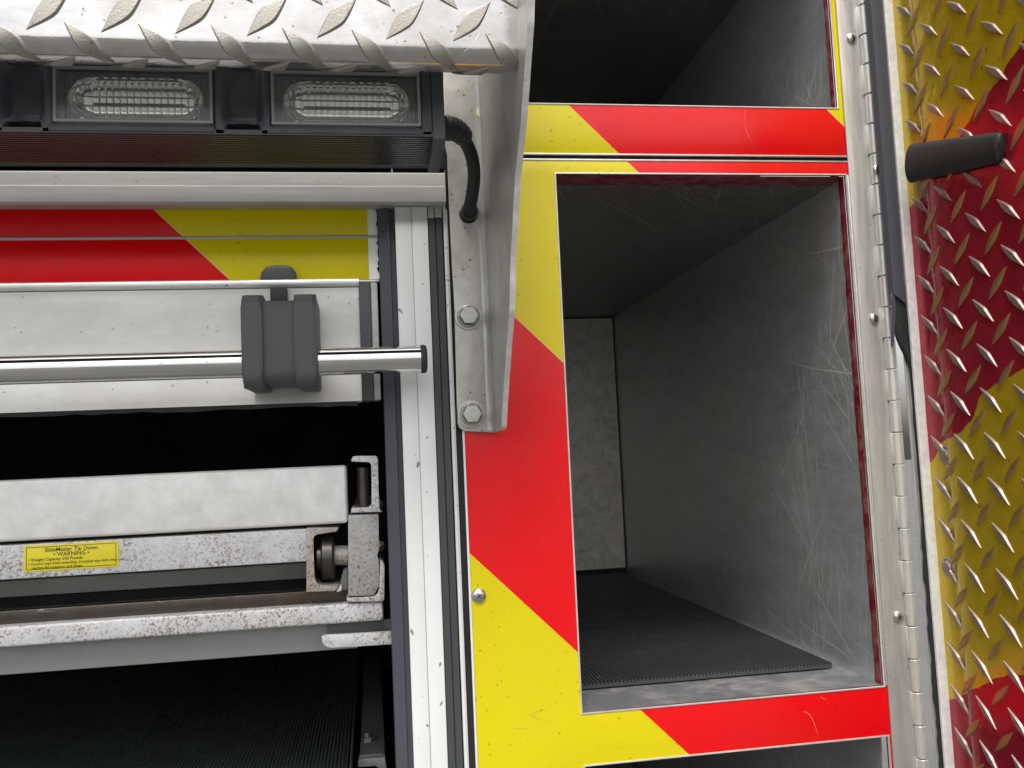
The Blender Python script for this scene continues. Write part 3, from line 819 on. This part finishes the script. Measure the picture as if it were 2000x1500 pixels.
# ================================================================== light bar
LYF = -.17; LYB = -.10
lb = thing('light_bar', 'black warning light bar with two clear lenses under the tread plate step', 'light bar', (-.2, -.13, 1.78))
zt, zbm = P(430, 112, LYF).z, P(430, 260, LYF).z
xend = P(843, 200, LYF).x
HB = finish(box(bmx(), (-1.0, LYF+.034, zbm+.001), (xend, LYB, zt), .002), 'housing', MT['housing'], lb)
lenses = [(104.5, 129.5, 416.5, 243), (529, 139, 822.5, 247.5)]
lx = []
for (ua, va, ub, vb) in lenses:
    a, c = P(ua, va, LYF), P(ub, vb, LYF); lx.append((a.x, c.x, c.z, a.z))
zlo = sum(l[2] for l in lx)/2; zhi = sum(l[3] for l in lx)/2
lx = [(l[0], l[1], zlo, zhi) for l in lx]
pitch = lx[1][0]-lx[0][0]
blocks = [(lx[0][0]-(pitch-(lx[0][1]-lx[0][0])), lx[0][0]), (lx[0][1], lx[1][0])]
def pocket(x0, x1):
    def f(s, t):
        d = abs(s-.5)*2
        u = 1-sst(.42, .80, d)                       # the scooped middle
        bowl = .0105*u*sst(.05, .30, t)*(1-sst(.90, 1.0, t)*.4)
        hi = .016*(1-sst(.48, .56, d))*sst(.885, .90, t - .05*d*d)       # dark bite at the top
        lo = .014*(1-sst(.60, .66, d+.9*max(0, t-.03)))*(1-sst(.13, .15, t+.06*d*d))
        return LYF+max(bowl, hi, lo)+.0012*(1-sst(0, .06, 1-d))
    return f
for x0, x1 in blocks:
    finish(heightfield(bmx(), x0+.0006, x1-.0006, zbm, zt, 96, 72, pocket(x0, x1)), 'pocket', MT['housing'], HB, sharp=60)
finish(box(bmx(), (lx[1][1]+.0006, LYF, zbm), (xend, LYF+.03, zt), .001), 'end_block', MT['housing'], HB)
finish(box(bmx(), (-1.0, LYF, zbm), (blocks[0][0]-.0006, LYF+.03, zt), .001), 'far_block', MT['housing'], HB)
for (x0, x1, z0, z1) in lx:
    finish(box(bmx(), (x0-.0005, LYF+.002, z1+.0005), (x1+.0005, LYF+.03, zt), .001), 'brow', MT['housing'], HB)
    lg = finish(box(bmx(), (x0-.004, LYF-.001, zbm), (x1+.001, LYF+.03, z0-.0008), .0012), 'ledge', MT['housing'], HB)
    # module: box with a stadium reflector, closed by a clear lens
    cx_, cz_ = (x0+x1)/2, (z0+z1)/2-.0006; hw, hh = (x1-x0)/2, (z1-z0)/2
    rw, rh = hw*.86, hh*.80
    def refl(s, t):
        px, pz = (s-.5)*2*hw, (t-.5)*2*hh
        k = max(0, abs(px)-(rw-rh)); dd = math.hypot(k, pz)/rh
        if dd > 1: return LYF+.006+.0006*math.sin(px*900)
        dep = (1-dd**5)*.012
        fac = .0008*abs(math.sin(px*math.pi/.0052))*(1 if dd < .93 else 0)
        fr_ = (pz/(rh*2/4.6)+20.1) % 1.0; rib = .0014*min(fr_/.82, (1-fr_)/.18)*(1-sst(.8, 1, dd))
        return LYF+.006+dep-fac-rib
    b = heightfield(bmx(), x0+.001, x1-.001, cz_-hh+.001, cz_+hh-.001, 260, 150, refl)
    for f in b.faces:
        c = f.calc_center_median(); k = max(0, abs(c.x-cx_)-(rw-rh)); dd = math.hypot(k, c.z-cz_)/rh
        f.material_index = 0 if dd < 1.0 else 1
    # LED strip
    mod = finish(b, 'reflector', [MT['mirror'], MT['lensbox']], lb, sharp=60)
    b = bmx()
    for i in range(11):
        xx = cx_-rw*.62+rw*1.24*i/10
        box(b, (xx-.0036, LYF+.0165, cz_-.0012), (xx+.0036, LYF+.026, cz_+.0012), .0004, 1)
    finish(b, 'lamp_strip', MT['lensbox'], mod)
    b = box(bmx(), (x0, LYF-.002, z0), (x1, LYF+.0015, z1), .0012, 3)
    finish(b, 'lens', MT['lens'], lb)
    b = grid_plate(bmx(), [x0-.0001, x0+.0022, x1-.0022, x1+.0001], [z0-.0001, z0+.0022, z1-.0022, z1+.0001], LYF-.0024, .0024, {(1, 1)}, .0004)
    finish(b, 'lens_rim', MT['lensrim'] if 'lensrim' in MT else MT['plastic'], lb)
# ribbed underside
prof = [(LYB, zbm+.003)]
n = 15
for i in range(n):
    y = LYB+(LYF+.0005-LYB)*i/n; d = (LYF+.0005-LYB)/n
    prof += [(y+d*.05, zbm-.0012), (y+d*.6, zbm-.0012), (y+d*.68, zbm+.0008), (y+d*.97, zbm+.0008)]
prof += [(LYF, zbm-.001), (LYF, zbm+.003)]
finish(along_x(bmx(), prof, -1.0, xend), 'ribbed_base', MT['ribbase'], lb, sharp=20)
xe = P(867, 200, LYF).x
b = bmx(); prism(b, [(xend, y, z) for y, z in ((LYF-.001, zbm-.003), (LYF-.001, zt+.004), (LYB+.004, zt+.004), (LYB+.004, zbm-.006), (LYB-.004, zbm-.007), (LYF+.004, zbm-.005))], (xe-xend, 0, 0), .001)
finish(b, 'end_cap', MT['housing'], lb)

# ================================================================== cable
KY = -.075
cb_ = thing('power_cable', 'black power cable looping from the light bar end down into the bracket hole', 'cable', P(915, 415, -.008))
pts = [P(873, 262, -.085), P(892, 262, -.082), P(908, 276, -.075), P(921, 305, -.06), P(926, 340, -.045), P(923, 375, -.03), P(918, 402, -.018), P(915, 420, -.004)]
path = smooth_path(pts, 6)
finish(tube(bmx(), path, [.0062]*len(path), 18), 'cable_sleeve', MT['rubber'], cb_)
pth = smooth_path([P(868, 250, -.09), P(884, 251, -.088), P(899, 260, -.082), P(909, 272, -.076)], 5)
rad = [.0112, .0112, .0104, .0112, .0104, .0108, .0098, .0106, .0096, .0102, .0092, .0098, .0088, .0092, .0082, .0075]
finish(tube(bmx(), pth, rad[:len(pth)], 18), 'cable_connector', MT['gasket'], cb_)
gc = P(917, 413, -.009)
finish(lathe(bmx(), gc, (0, -1, -.25), [(.0070, -.003), (.0086, -.002), (.0090, .001), (.0086, .003), (.0070, .0036), (.0062, .003), (.0062, -.003)], 28), 'cable_nut', MT['gasket'], cb_)

# ================================================================== bracket
br = thing('support_bracket', 'scuffed aluminium angle bracket bolted upright between shutter and locker', 'bracket', (.1, -.003, 1.52))
XW = .1186; TW = .0048
BY = -.0062
px = [(877, 400), (882, 500), (887.5, 592), (892.5, 780), (894, 826), (898, 836), (907, 842), (966, 845), (950, 400), (945, 234), (938, -60), (865, -60), (866, 240), (868, 282), (874, 300)]
fl = finish(ppoly(bmx(), px, BY, .006, .0006), 'flange', MT['alu'], br)
edge = [(1034, -60), (1030, 51), (1024, 141), (1017, 240), (1006, 345), (1003, 400), (997, 514), (995, 608), (989, 680), (982, 783), (979.5, 834), (976, 841)]
pe = [PX(u, v, XW) for u, v in edge]
pp = [pe[0]]
random.seed(3)
for a, c in zip(pe, pe[1:]):
    n = max(1, int((a-c).length/.0035))
    for i in range(1, n+1):
        q = a.lerp(c, i/n); q = q+Vector((0, (.0011*noise.noise(q*110)+.0012*noise.noise(q*45)), 0)); pp.append(q)
outl = [Vector((XW, -.31, 2.08))]+pp+[Vector((XW, BY-.0003, pe[-1].z-.001)), Vector((XW, BY-.0003, 2.08))]
b = bmx()
va = [b.verts.new(q) for q in outl]; vb = [b.verts.new(q+Vector((TW, 0, 0))) for q in outl]
f1 = b.faces.new(va); b.faces.new(vb[::-1])
n = len(va)
for i in range(n):
    f = b.faces.new((va[i], vb[i], vb[(i+1) % n], va[(i+1) % n]))
    if i < n-3: f.material_index = 1
finish(b, 'gusset', [MT['alu_web'], MT['cut']], br, sharp=55)
# inside fillet of the angle
b = bmx(); xf = XW; prism(b, [(xf, BY, 1.5265), (xf, BY-.006, 1.5265), (xf-.0018, BY-.0018, 1.5265), (xf-.006, BY, 1.5265)], (0, 0, .35), 0)
finish(b, 'fillet', MT['alu_web'], br, sharp=60)
for (u, v) in ((914.5, 618), (920.5, 809)):
    c = P(u, v, BY)
    w_ = finish(lathe(bmx(), c, (0, -1, 0), [(.0070, .0004), (.0133, .0003), (.0136, .001), (.0133, .0017), (.0118, .0019), (.0070, .0017)], 44), 'washer', MT['bolt'], fl)
    b = lathe(bmx(), c, (0, -1, 0), [(.0112, .0016), (.0114, .003), (.0108, .0042), (.0096, .0048)], 44)
    lathe(b, c, (0, -1, 0), [(.0094, .0046), (.0094, .0088), (.0088, .0098), (0, .0100)], 6)
    finish(b, 'bolt_head', MT['bolt'], fl)
hc = P(915, 419, BY)
finish(lathe(bmx(), hc, (0, -1, 0), [(0, .0004), (.0088, .0004), (.0092, .0002)], 28), 'cable_hole', MT['seam'], fl)
hc = P(936, 218, BY-.004)
b = lathe(bmx(), (hc.x, BY, hc.z), (0, -1, 0), [(.0028, 0), (.0028, .003), (0, .0034)], 20)
for v in b.verts: v.co.z = hc.z+(v.co.z-hc.z)*1.8
finish(b, 'hole_disc', MT['cream'], fl)  # pale disc added in place of a hole showing yellow behind

# ================================================================== tread plate step
CY = -.236
st = thing('tread_plate_step', 'bright raised-diamond tread plate step overhanging the light bar', 'tread plate', (-.4, -.2, 1.86))
ZB0 = P(500, 76, CY).z
RB = .0125; XE_ = P(1027.5, 60, CY).x
def surf(s):
    """s: metres down the plate from where the bend starts -> (y, z), outward normal"""
    if s <= 0: return Vector((CY, ZB0-s)), Vector((-1, 0))
    L = RB*math.radians(86)
    if s < L:
        a = s/RB
        return Vector((CY+RB-RB*math.cos(a), ZB0-RB*math.sin(a))), Vector((-math.cos(a), -math.sin(a)))
    a = math.radians(86); q = s-L
    return Vector((CY+RB-RB*math.cos(a)+math.sin(a)*q, ZB0-RB*math.sin(a)-math.cos(a)*q)), Vector((-math.cos(a), -math.sin(a)))
SM = RB*math.radians(86)+.008
ss = [-.30, -.10, 0]+[RB*math.radians(86)*i/12 for i in range(1, 13)]+[SM]
th_ = .003
outer = [surf(s)[0] for s in ss]; inner = [surf(s)[0]-surf(s)[1]*th_ for s in ss]
b = bmx(); xs_ = [-1.1+(XE_+1.1)*i/80 for i in range(81)]
rows = []
for x in xs_:
    r = []
    for i, q in enumerate(outer):
        j = .0009*noise.noise(Vector((x*9, ss[i]*9, 1)))
        r.append(b.verts.new((x, q.x+j, q.y+j*.5)))
    rows.append(r+[b.verts.new((x, q.x, q.y)) for q in reversed(inner)])
m = len(rows[0])
no = len(outer)
for A, B in zip(rows, rows[1:]):
    for k in range(m): b.faces.new((A[k], A[(k+1) % m], B[(k+1) % m], B[k])).material_index = 1 if k >= no-1 else 0
b.faces.new(rows[0][::-1]); b.faces.new(rows[-1])
tp = finish(b, 'tread_sheet', [MT['tread'], MT['tread_back']], st, sharp=50)

def diamond_pts(Ln, Wd, n=9):
    """half outlines of one raised bar: pointed ends, a small knuckle on one flank"""
    pts = []
    for i in range(n+1):
        t = -1+2*i/n
        w_ = Wd*(1-abs(t)**1.35)
        pts.append((t*Ln, w_, w_+Wd*.16*math.exp(-((t-.16)/.1)**2) if abs(t) < .9 else w_))
    return pts
def diamond(bm, place, Ln, Wd, h, ang, n=11):
    """place(u, v, height) -> world point; the bar lies at angle ang in (u, v)"""
    ca, sa = math.cos(ang), math.sin(ang)
    pts = diamond_pts(Ln, Wd, n)
    def pt(a, c, k): return bm.verts.new(place(a*ca-c*sa, a*sa+c*ca, k))
    low_l = [pt(a, w2, -.0004) for a, w1, w2 in pts]; low_r = [pt(a, -w1, -.0004) for a, w1, w2 in pts]
    top_l = [pt(a*.90, w2*.74, h*(1-.55*abs(a/Ln)**2)) for a, w1, w2 in pts]; top_r = [pt(a*.90, -w1*.74, h*(1-.55*abs(a/Ln)**2)) for a, w1, w2 in pts]
    mid = [pt(a*.90, 0, h*1.02*(1-.5*abs(a/Ln)**2)) for a, w1, w2 in pts]
    for i in range(n):
        bm.faces.new((low_l[i], low_l[i+1], top_l[i+1], top_l[i])); bm.faces.new((top_l[i], top_l[i+1], mid[i+1], mid[i]))
        bm.faces.new((mid[i], mid[i+1], top_r[i+1], top_r[i])); bm.faces.new((top_r[i], top_r[i+1], low_r[i+1], low_r[i]))
    for i in (0, n): bm.faces.new((low_l[i], top_l[i], mid[i])); bm.faces.new((low_r[i], top_r[i], mid[i]))
xa = P(95, 19, CY).x; PT = P(241, 21, CY).x-xa
s1 = ZB0-P(95, 17, CY).z
def cplace(x0, s0):
    def f(u, v, k):
        q, nrm = surf(min(s0-v, SM-.0002)); q = q+nrm*k
        return Vector((x0+u, q.x, q.y))
    return f
LN, WD, HT = .0225, .0070, .0019
for row in range(-9, 3):
    s0 = s1+row*PT/2
    ang = math.radians(47) if row % 2 == 0 else math.radians(-47)
    off = 0 if row % 2 == 0 else PT/2
    for i in range(-10, 7):
        x = xa+off+i*PT
        if x < -.62: continue
        if x > XE_-.012: continue
        if s0-.014 > SM: continue
        b = bmx(); diamond(b, cplace(x, s0), LN, WD, HT, ang); finish(b, 'raised_bar', MT['tread_bar'], tp, sharp=30)

# ================================================================== compartment door: hinge, seal, edge bar and plate
HY = -.0035
dr = thing('compartment_door', 'open locker door of tread plate with red and yellow reflections put into its colour, hung on a long hinge', 'door', (.54, -.02, 1.3))
hx0 = P(1690, 750, HY).x; hx1 = P(1735, 750, HY).x-.0006
leaf = finish(box(bmx(), (hx0, HY, .8), (hx1, 0-.0009, 2.3), .0005), 'hinge', MT['hinge'], dr)
kr = .0056
kx = (P(1735, 750, -.008).x+P(1757, 750, -.008).x)/2; ky = -.0062
za_, zb_2 = P(1675, 10.7, ky).z, P(1793, 1481, ky).z
kl = (za_-zb_2)/24
proto = []
for kind in (0, 1):
    b = lathe(bmx(), (0, 0, -kl/2+.0003), (0, 0, 1), [(0, 0), (kr-.0005, 0), (kr, .0005), (kr, kl-.0017), (kr-.0006, kl-.0011), (0, kl-.0011)], 24)
    if kind == 0: box(b, (-.0066, .0005, -kl/2+.0003), (0, kr*.85, kl/2-.0003), .0003)
    me = bpy.data.meshes.new('hinge_knuckle'); bmesh.ops.recalc_face_normals(b, faces=b.faces); b.to_mesh(me); b.free()
    for p_ in me.polygons: p_.use_smooth = True
    me.set_sharp_from_angle(angle=math.radians(38)); me.materials.append(MT['knuckle']); proto.append(me)
for i in range(-3, 28):
    o = bpy.data.objects.new('hinge_knuckle', proto[i % 2]); COL.objects.link(o); o.parent = leaf
    o.location = Vector((kx, ky, za_-kl*(i+.5)))-wloc(leaf)
finish(box(bmx(), (hx1+.0004, HY+.0018, .8), (kx-.002, -.0008, 2.3), 0), 'hinge_gap', MT['redpaint'], leaf)
for (u, v) in ((1662.7, 75), (1707, 622), (1754, 1204)): pan_screw(leaf, u, v, HY, .0058, rot=random.random())
pan_screw(leaf, 1714, 331, ky-kr, .0058)
# far leaf and worn door return behind the seal
x2 = P(1770, 750, -.012).x; xbar0 = P(1787, 747, -.03).x; xbar1 = P(1804, 747, -.03).x
finish(box(bmx(), (kx+kr+.0004, -.0205, .8), (kx+kr+.0032, -.0185, 2.3), .0006), 'hinge_edge', MT['hinge'], leaf)
finish(box(bmx(), (kx+kr+.0042, -.0225, .8), (xbar1, -.018, 2.3), .0004), 'door_return', MT['alu'], dr)
# ragged residue of the old seal down the return
b = bmx(); n = 260; L_, R_ = [], []
ZRES = P(1820, 1020, -.025).z
zr0, zr1 = P(1760, 560, -.012).z, .9
for i in range(n+1):
    z = zr0+(zr1-zr0)*i/n
    e = .0026+.0036*noise.noise(Vector((z*34, 4, 0)))+.0022*noise.noise(Vector((z*90, 9, 0)))
    e = max(.0003, e*(1-.78*sst(ZRES-.05, ZRES+.02, z)))
    L_.append((xbar0+.0006-e, z)); R_.append((xbar0+.001, z))
va = [[b.verts.new((x, -.0247, z)) for x, z in S] for S in (L_, R_)]; vc = [b.verts.new((x-.0003, -.0224, z)) for x, z in L_]
for i in range(n):
    b.faces.new((va[0][i], va[0][i+1], va[1][i+1], va[1][i])); b.faces.new((vc[i], vc[i+1], va[0][i+1], va[0][i]))
finish(b, 'seal_residue', MT['foam'], dr)
# the seal, whole above, torn open to its foam below
SYY = -.0285
sx0, sx1 = P(1741, 560, SYY).x, xbar0-.0006
zt0 = P(1760, 582, SYY).z
b = bmx(); n = 60; rows = []
for i in range(n+1):
    t = i/n; z = 2.3+(zt0-2.3)*t
    tear = 1.0 if i < n else 0
    zz = [z]*5
    if i == n: zz = [z+.006, z+.004, z-.001, z-.0065, z-.008]
    xs5 = [sx0, sx0+.002, (sx0+sx1)/2, sx1-.0015, sx1]; ys5 = [-.0224, SYY, SYY-.0012, SYY, -.012]
    rows.append([b.verts.new((x, y, q)) for x, y, q in zip(xs5, ys5, zz)])
for A, B in zip(rows, rows[1:]):
    for k in range(4): b.faces.new((A[k], A[k+1], B[k+1], B[k]))
finish(b, 'door_seal', MT['rubber_grey'], dr)
b = bmx(); n = 46; rows = []
zf1 = P(1782, 730, -.016).z
for i in range(n+1):
    t = i/n; z = zt0+.012+(zf1-zt0-.012)*t
    wl = sx0+.003+.0012*noise.noise(Vector((z*150, 1, 1)))+(sx1-sx0-.003)*sst(.5, 1.0, t)**1.0
    jj = .0012*noise.noise(Vector((z*220, 7, 2)))
    rows.append([b.verts.new(q) for q in ((wl, -.0224, z), (wl+.0012, -.0262+jj, z), ((wl+sx1)/2, -.0268-jj, z), (sx1-.0004, -.0262+jj, z), (sx1, -.0224, z))])
for A, B in zip(rows, rows[1:]):
    for k in range(4): b.faces.new((A[k], A[k+1], B[k+1], B[k]))
finish(b, 'torn_foam', MT['foam'], dr, sharp=180)
# curled strip of skin beside the tear
b = bmx(); pts = [(1746, 560), (1750, 600), (1748, 640), (1746, 672), (1742, 680), (1741, 664), (1743, 630), (1742, 590)]
prism(b, [P(u, v, -.0275) for u, v in pts], (0, .0012, 0), 0); finish(b, 'torn_skin', MT['rubber_grey'], dr)
# bar
b = bmx(); n = 90; rows = []
for i in range(n+1):
    z = .8+1.5*i/n
    j = .0005*noise.noise(Vector((z*60, 0, 0))); k = .0005*noise.noise(Vector((z*55, 5, 0)))
    rows.append([b.verts.new(q) for q in ((xbar0+j, -.0268, z), (xbar0+j, -.0295, z), (xbar0+j+.0008, -.0305, z), (xbar1+k-.0006, -.0305, z), (xbar1+k, -.0295, z), (xbar1+k, -.0268, z))])
for A, B in zip(rows, rows[1:]):
    for k in range(5): b.faces.new((A[k], A[k+1], B[k+1], B[k]))
finish(b, 'edge_bar', MT['edge'], dr, sharp=30)
# plate: runs from the bar towards the camera, dished once along its edge
XP = xbar1-.0006
def dish(y):
    d = -.03-y
    return XP+.0035*(1-sst(.004, .030, d))*0 - .003*math.exp(-((d-.030)/.010)**2)*-.4 - .0042*sst(.030, .035, d)
b = bmx(); ny, nz = 90, 60; rows = []
for i in range(ny+1):
    y = -.0302-.36*i/ny
    rows.append([b.verts.new((dish(y)+.0009*noise.noise(Vector((y*14, z_*10, 3))), y, z_)) for z_ in [.8+1.5*j/nz for j in range(nz+1)]])
for A, B in zip(rows, rows[1:]):
    for k in range(nz): b.faces.new((A[k], A[k+1], B[k+1], B[k]))
back = bmesh.ops.extrude_face_region(b, geom=b.faces[:])
bmesh.ops.translate(b, verts=[e for e in back['geom'] if isinstance(e, bmesh.types.BMVert)], vec=(.004, 0, 0))
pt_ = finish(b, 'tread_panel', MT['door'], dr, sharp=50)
an = PX(1828, 136, XP); AP = .0412
meshes = []
for ang in (math.radians(-44), math.radians(44)):
    b = bmx(); diamond(b, lambda u, v, k: Vector((-k, -u, v)), .0186, .0037, .0019, ang)
    me = bpy.data.meshes.new('raised_bar'); bmesh.ops.recalc_face_normals(b, faces=b.faces); b.to_mesh(me); b.free()
    for p_ in me.polygons: p_.use_smooth = True
    me.set_sharp_from_angle(angle=math.radians(30)); me.materials.append(MT['door_bar' if ang < 0 else 'door_bar_gold']); meshes.append(me)
for i in range(-3, 7):
    for j in range(-18, 5):
        for kind in (0, 1):
            y = an.y-AP*1.06*(i+.5*kind); z = an.z+AP*(j+.5*kind)
            if y > -.036 or y < -.3 or z < 1.13 or z > 1.95: continue
            o = bpy.data.objects.new('raised_bar', meshes[kind]); COL.objects.link(o); o.parent = pt_
            o.location = Vector((dish(y)-.0002, y, z))-wloc(pt_)
# screws set in dimples
for (u, v) in ((1802, 368), (1845, 889), (1851, 1107)):
    c = PX(u, v, XP)
    b = lathe(bmx(), (dish(c.y)+.0006, c.y, c.z), (-1, 0, 0), [(.0105, 0), (.0085, .0016), (.0062, .0012), (.0056, .0018), (.0045, .003), (0, .0036)], 24)
    finish(b, 'plate_screw', MT['door_bar'], pt_)

# ================================================================== black grab tube
TQ = -.075
a = PX(1786, 318, XP-.0085); c = PX(1962, 286, XP-.0085)
gt = thing('grab_tube', 'plain black rubber tube jutting sideways across the open door plate', 'tube', a)
b = bmx(); d = (c-a).normalized(); L = (c-a).length
lathe(b, a-d*.004, d, [(0, 0), (.0196, 0), (.0196, .004), (.0186, L*.15), (.0158, L*.6), (.0135, L*.93), (.0130, L-.004), (.0120, L-.001), (.010, L), (0, L)], 40)
for v in b.verts:
    q = a+d*(v.co-a).dot(d); e = v.co-q; e.x *= .42; v.co = q+e
tube_o = finish(b, 'tube_sleeve', MT['tube'] if 'tube' in MT else MT['rubber'], gt, sharp=45)
